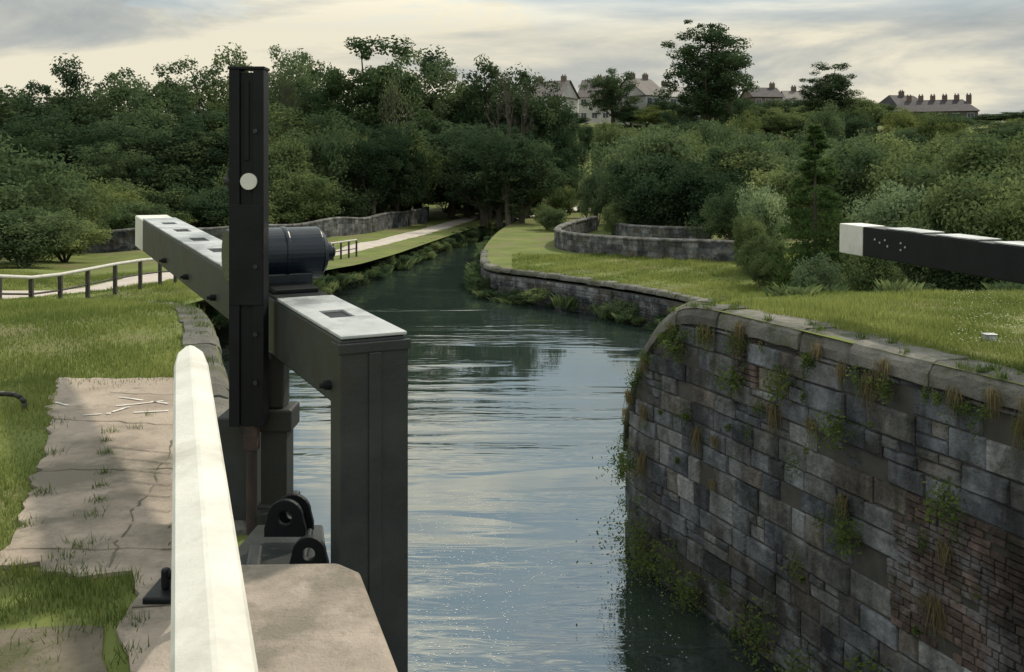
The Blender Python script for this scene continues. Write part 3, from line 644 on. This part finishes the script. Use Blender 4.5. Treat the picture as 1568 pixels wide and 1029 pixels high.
hh=(.035+.0018*Y)*rng.uniform(.5,1.4,len(X))*(.4+1.3*pn);blades('lawn_grass',X,Y,hgt(X,Y),hh,.006+.0006*Y,M_grassb,cv=.05+.65*patchn(X*.7,Y*.5)+rng.normal(0,.22,len(X)))
n=330000;Y=2.5+40*rng.random(n)**1.6;X=-Y*rng.uniform(.14,.64,n)
k=(~inside(X,Y))&(~inside(X,Y,cp));X=X[k];Y=Y[k];ed=edgedist(X,Y,loop[loop[:,1]<60])
pd=np.full(X.shape,9.)
for t in np.arange(0,60,.8):
    q=pc.p(t);pd=np.minimum(pd,np.hypot(X-q[0],Y-q[1]))
dirt=(X>-3.5)&(Y<4.15)&(rng.random(len(X))<.93)
sparse=(Y<4.9)&(X>-2.9)&(rng.random(len(X))<.5+.5*np.sin(X*9)*np.sin(Y*11))
k=(ed>.40)&(pd>1.3)&(~dirt)&(~sparse);X=X[k];Y=Y[k]
pn=patchn(X,Y);k=rng.random(len(X))<.35+.8*pn;X=X[k];Y=Y[k];pn=pn[k]
hh=(.022+.0018*Y)*rng.uniform(.5,1.4,len(X))*(.4+1.3*pn);blades('lawn_grass',X,Y,hgt(X,Y),hh,.004+.0006*Y,M_grassb,cv=.05+.65*patchn(X*.7,Y*.5)+rng.normal(0,.22,len(X)))
n=450;Y=rng.uniform(10.5,17,n);X=Y*rng.uniform(.44,.58,n);b=B()
for x_,y_ in zip(X,Y):
    z_=H(x_,y_)+.08;r_=.008
    b.add([(x_+r_*math.cos(q),y_+r_*math.sin(q),z_) for q in np.arange(5)*1.257],[(0,1,2,3,4)])
b.build('daisies',[M_fleck])
def tuft(cx,cy,cz,n,r,h,w):
    x=cx+rng.normal(0,r,n);y=cy+rng.normal(0,r,n);return np.c_[x,y,np.full(n,cz),h*rng.uniform(.4,1.2,n),np.full(n,w)]
T=[]
for px,py,n_,r_ in((128,842,60,.05),(104,858,50,.05),(150,772,50,.03),(145,795,40,.03),(160,700,50,.025),(168,665,40,.03),(158,730,40,.02),(163,680,40,.02),(155,750,40,.02),(120,890,80,.08),(40,900,200,.15),(195,900,60,.06),(90,905,160,.12),(150,965,50,.05),(70,985,60,.1),(255,583,80,.1),(60,655,80,.1),(210,960,30,.03),(190,1010,40,.05),(175,590,90,.16),(120,586,90,.12),(80,700,60,.04),(65,760,60,.04),(40,810,60,.04),(205,660,20,.03),(230,640,20,.03)):
    c=W(px,py);T.append(tuft(c[0],c[1],.015,n_,r_,.05,.006))
Pw=Path(wingp)
for i in range(60):
    t=rng.uniform(2.5,Pw.len*.8);c=Pw.p(t);nn=Pw.n(t)*sd;o_=rng.uniform(-.5,.02);T.append(tuft(c[0]+nn[0]*o_,c[1]+nn[1]*o_,H(*c)+.01,35,.04,.10,.012))
for i in range(30):
    c=lfp[int(rng.integers(0,min(len(lfp),60)))];T.append(tuft(c[0]-.15,c[1],H(*c)+.02,30,.06,.09,.01))
T=np.vstack(T);blades('path_weeds',T[:,0],T[:,1],T[:,2],T[:,3],T[:,4],M_wp,.9)
P=Pw;wv=[];wc=[];Rw=np.random.default_rng(3)
def wallclump(t,z,r,n_,leaf=.05,droop=0.,cv=.5):
    c=P.p(t);nn=P.n(t)*sd;ctr=np.array([c[0]+nn[0]*.06,c[1]+nn[1]*.06,z])
    q=Rw.normal(size=(n_,3));q/=np.linalg.norm(q,axis=1,keepdims=True);Q=ctr+q*(r*Rw.random(n_)**.6)[:,None]*[1,1,1.+droop]+[0,0,-droop*r]
    Q[:,:2]+=nn*np.abs(Rw.normal(0,r*.5,n_))[:,None]
    wv.append(leafquads(Q,Rw.normal(size=(n_,3)),leaf*Rw.uniform(.5,1.3,n_),Rw,.5));wc.append(np.repeat(np.clip(cv+Rw.normal(0,.2,n_),0,1),4))
for i in range(230):
    t=Rw.uniform(.5,P.len*.8);c=P.p(t);zt=H(*c);z=Rw.choice([zt-.27,zt-.3,Rw.uniform(-4.1,zt-.4),Rw.uniform(-4.1,zt-.4)]);wallclump(t,z,Rw.uniform(.03,.13),int(Rw.uniform(30,180)),.035,Rw.uniform(0,1.2),Rw.uniform(.1,.9))
for y_,z_,r_ in((15.2,-3.5,.45),(15.6,-2.6,.3),(15.0,-3.9,.35),(13.8,-3.9,.3),(14.4,-3.7,.3),(12.3,-3.7,.35),(11.5,-3.9,.3),(10.8,-2.0,.2),(13.0,-.75,.2),(14.2,-.6,.17),(12.0,-.6,.22),(9.6,-1.2,.2),(10.4,-3.4,.3),(11.0,-.9,.2)):
    i=np.argmin(np.abs(P.P[:,1]-y_)+10*(P.P[:,1]>16.4));wallclump(P.L[i],z_,r_,int(1700*r_),.055,.3,.6)
link(bpy.data.objects.new('wall_plants',npmesh('wall_plants',np.vstack(wv),4,np.concatenate(wc)[:,None],[M_wp])))
X=[];Y=[];Z=[];Hh_=[]
for i in range(60):
    t=Rw.uniform(3,P.len*.75);c=P.p(t);nn=P.n(t)*sd;m_=80;L_=Rw.uniform(.12,.45)
    X.append(c[0]+nn[0]*.075+Rw.normal(0,.03,m_));Y.append(c[1]+nn[1]*.075+Rw.normal(0,.06,m_));Z.append(np.full(m_,H(*c)-.1-Rw.choice([.0,.1,.15,.2,.9,1.6,2.2]))+Rw.normal(0,.03,m_));Hh_.append(L_*Rw.uniform(.4,1.1,m_))
X=np.concatenate(X);blades('hanging_dry_grass',X,np.concatenate(Y),np.concatenate(Z),np.concatenate(Hh_),np.full(len(X),.010),M_dry,.35,down=True)
b=B()
for i in range(2000):
    if i<1200: y_=rng.uniform(9,16);x_=y_*rng.uniform(-.1,.2)
    else: y_=rng.uniform(11,19);x_=y_*rng.uniform(-.1,-.0)
    if x_>2.2: continue
    r_=rng.uniform(.002,.008)
    b.add([(x_+r_*math.cos(q)*1.4,y_+r_*math.sin(q),WL+.004) for q in np.arange(6)*1.047],[(0,1,2,3,4,5)])
b.build('water_foam',[M_fleck])

# ---------------------------------------------------------------- houses
def house(name,px,d,ybase,yeave,yridge,wpx,depth,rot,mw,mr,chim=(.1,.9),hip=False,wins=3):
    X=(px-784)*d/F;f=lambda y:EYE+(HZ-y)*d/F
    z0=min(f(ybase),H(X,d))-1;ze=f(yeave);zr=f(yridge);w=wpx*d/F/2;dp=depth/2;e=empty(name)
    e.location=(X,d,0);e.rotation_euler=(0,0,rot)
    b=B();b.box((-w,w),(-dp,dp),(z0,ze))
    if not hip: b.add([(-w,-dp,ze),(-w,dp,ze),(-w,0,zr-.15),(w,-dp,ze),(w,dp,ze),(w,0,zr-.15)],[(0,1,2),(3,5,4)])
    b.build('walls',[mw],e)
    b=B();o_=.35;h_=(w*.35 if hip else 0)
    b.add([(-w-o_,-dp-o_,ze-.1),(w+o_,-dp-o_,ze-.1),(w+o_,dp+o_,ze-.1),(-w-o_,dp+o_,ze-.1),(-w-o_+h_,0,zr),(w+o_-h_,0,zr)],[(0,1,5,4),(2,3,4,5),(1,2,5),(3,0,4),(3,2,1,0)] if hip else [(0,1,5,4),(2,3,4,5),(3,2,1,0)])
    b.build('roof',[mr],e)
    b=B()
    for c in chim:
        x_=-w+2*w*c;b.box((x_-.45,x_+.45),(-.35,.35),(zr-.9,zr+.8))
        for k in(-.25,.25): b.cyl((x_+k,0,zr+.8),(x_+k,0,zr+1.1),.11,n=8)
    b.build('chimneys',[M_brick],e)
    b=B()
    for k in range(wins):
        x_=-w+2*w*(k+.5)/wins
        for zz in(ze-1.6,ze-4.3): b.box((x_-.6,x_+.6),(-dp-.05,-dp+.05),(zz,zz+1.15),1);b.box((x_-.52,x_-.03),(-dp-.08,-dp+.0),(zz+.08,zz+1.07),0);b.box((x_+.03,x_+.52),(-dp-.08,-dp+.0),(zz+.08,zz+1.07),0)
    b.build('windows',[M_glass,M_frame],e)
house('semi_detached_house',845,185,188,150,124,58,8,-.5,M_render,M_roof,(.15,.85))
house('semi_detached_house',978,180,180,148,120,46,9,.65,M_render,M_roof,(.2,.8))
house('gabled_house',918,200,180,150,122,50,9,-.3,M_render,M_roof,(.5,))
house('bungalow',1030,185,175,150,132,46,8,.3,M_render,surf('pale_roof',(.22,.2,.19),(.3,.28,.26),1,.8,.2,8),(.2,),True)
house('detached_house',1165,190,180,150,134,44,8,.1,M_brick,M_roofd,(.1,.9))
house('detached_house',1215,195,180,155,139,32,8,.0,M_render,M_roof,(.5,))
house('terraced_houses',1428,185,215,172,153,120,9,-.35,M_brick,M_roofd,(.22,.36,.5,.64,.78,.92),True,6)
house('terraced_houses',1380,200,215,168,146,60,9,.3,M_brick,M_roofd,(.5,),True,3)

# ---------------------------------------------------------------- walker on the towpath
X_,Y_=-8.0,90.5;z_=H(X_,Y_)
J=[(0,0,.95),(0,0,1.2),(0,0,1.42),(0,0,1.52),(0,.0,1.66),(.1,0,.9),(.12,.18,.5),(.12,.1,.06),(-.1,0,.9),(-.12,-.15,.5),(-.12,-.3,.1),(.2,0,1.38),(.26,-.08,1.12),(.26,-.24,.92),(-.2,0,1.38),(-.26,.06,1.12),(-.26,.0,.88)]
E=[(0,1),(1,2),(2,3),(3,4),(0,5),(5,6),(6,7),(0,8),(8,9),(9,10),(2,11),(11,12),(12,13),(2,14),(14,15),(15,16)]
Rr=[.15,.15,.15,.06,.1,.1,.07,.05,.1,.07,.05,.07,.055,.04,.07,.055,.04]
me=bpy.data.meshes.new('walking_person');me.from_pydata([(a_+X_,b_+Y_,c_+z_) for a_,b_,c_ in J],E,[])
me.materials.append(surf('dark_clothes',(.03,.03,.04),(.06,.06,.08),3,.9,.1,20));ob=link(bpy.data.objects.new('walking_person',me))
md=ob.modifiers.new('skin','SKIN')
for i,r_ in enumerate(Rr): me.skin_vertices[0].data[i].radius=(r_,r_)
me.skin_vertices[0].data[0].use_root=True
ob.modifiers.new('sub','SUBSURF').levels=1

# ---------------------------------------------------------------- light, sky, camera
el=math.radians(46);az=math.radians(38)
sd_=Vector((math.sin(az)*math.cos(el),math.cos(az)*math.cos(el),math.sin(el)))
L=bpy.data.lights.new('sun','SUN');L.energy=3.4;L.angle=math.radians(2.5);L.color=(1,.90,.74)
so=link(bpy.data.objects.new('sun',L));so.rotation_euler=sd_.to_track_quat('Z','Y').to_euler();so.location=(20,20,40)
w=bpy.data.worlds.new('World');scene.world=w;w.use_nodes=True;nt=w.node_tree;bg=nt.nodes['Background'];bg.inputs[1].default_value=.1
sk=N(nt,'ShaderNodeTexSky',sky_type='NISHITA');sk.sun_disc=False;sk.sun_elevation=el;sk.sun_rotation=az;sk.dust_density=2.
c1=noise(nt,1.5,8,.58,objvec(nt,(1.3,1.3,7.),(0,0,0),'Generated'),.4)
c2=noise(nt,2.6,8,.6,objvec(nt,(1.3,1.3,4.2),(3,1,.7),'Generated'),.5)
cloud=ramp(nt,c1,[(.38,(3.5,3.9,4.0)),(.48,(5.2,5.3,4.9)),(.58,(8.6,8.0,6.3))])
cover=ramp(nt,c2,[(.43,(.1,)*3),(.56,(1,)*3)])
tc=N(nt,'ShaderNodeTexCoord');sep=N(nt,'ShaderNodeSeparateXYZ');nt.links.new(tc.outputs['Generated'],sep.inputs[0])
mr=N(nt,'ShaderNodeMapRange');nt.links.new(sep.outputs[2],mr.inputs[0]);mr.inputs[1].default_value=.13;mr.inputs[2].default_value=.26;mr.inputs[3].default_value=1.;mr.inputs[4].default_value=0.
mxm=N(nt,'ShaderNodeMath',operation='MAXIMUM');nt.links.new(cover,mxm.inputs[0]);nt.links.new(mr.outputs[0],mxm.inputs[1])
gain=N(nt,'ShaderNodeMapRange');nt.links.new(sep.outputs[2],gain.inputs[0]);gain.inputs[1].default_value=.14;gain.inputs[2].default_value=.4;gain.inputs[3].default_value=1.;gain.inputs[4].default_value=2.5
vm=N(nt,'ShaderNodeVectorMath',operation='SCALE');nt.links.new(cloud,vm.inputs[0]);nt.links.new(gain.outputs[0],vm.inputs['Scale'])
sk2=mixc(nt,.6,sk.outputs[0],(6.2,8.8,10.3))
col=mixc(nt,mxm.outputs[0],sk2,vm.outputs[0]);nt.links.new(col,bg.inputs[0])
cam=bpy.data.cameras.new('camera');cam.lens=35;cam.sensor_width=36;cam.shift_y=-(514.5-HZ)/1568;cam.clip_end=5000;cam.clip_start=.05
co=link(bpy.data.objects.new('camera',cam));co.location=(0,0,EYE);co.rotation_euler=(math.pi/2,0,0);scene.camera=co
scene.view_settings.view_transform='Standard';scene.view_settings.look='None';scene.view_settings.exposure=0
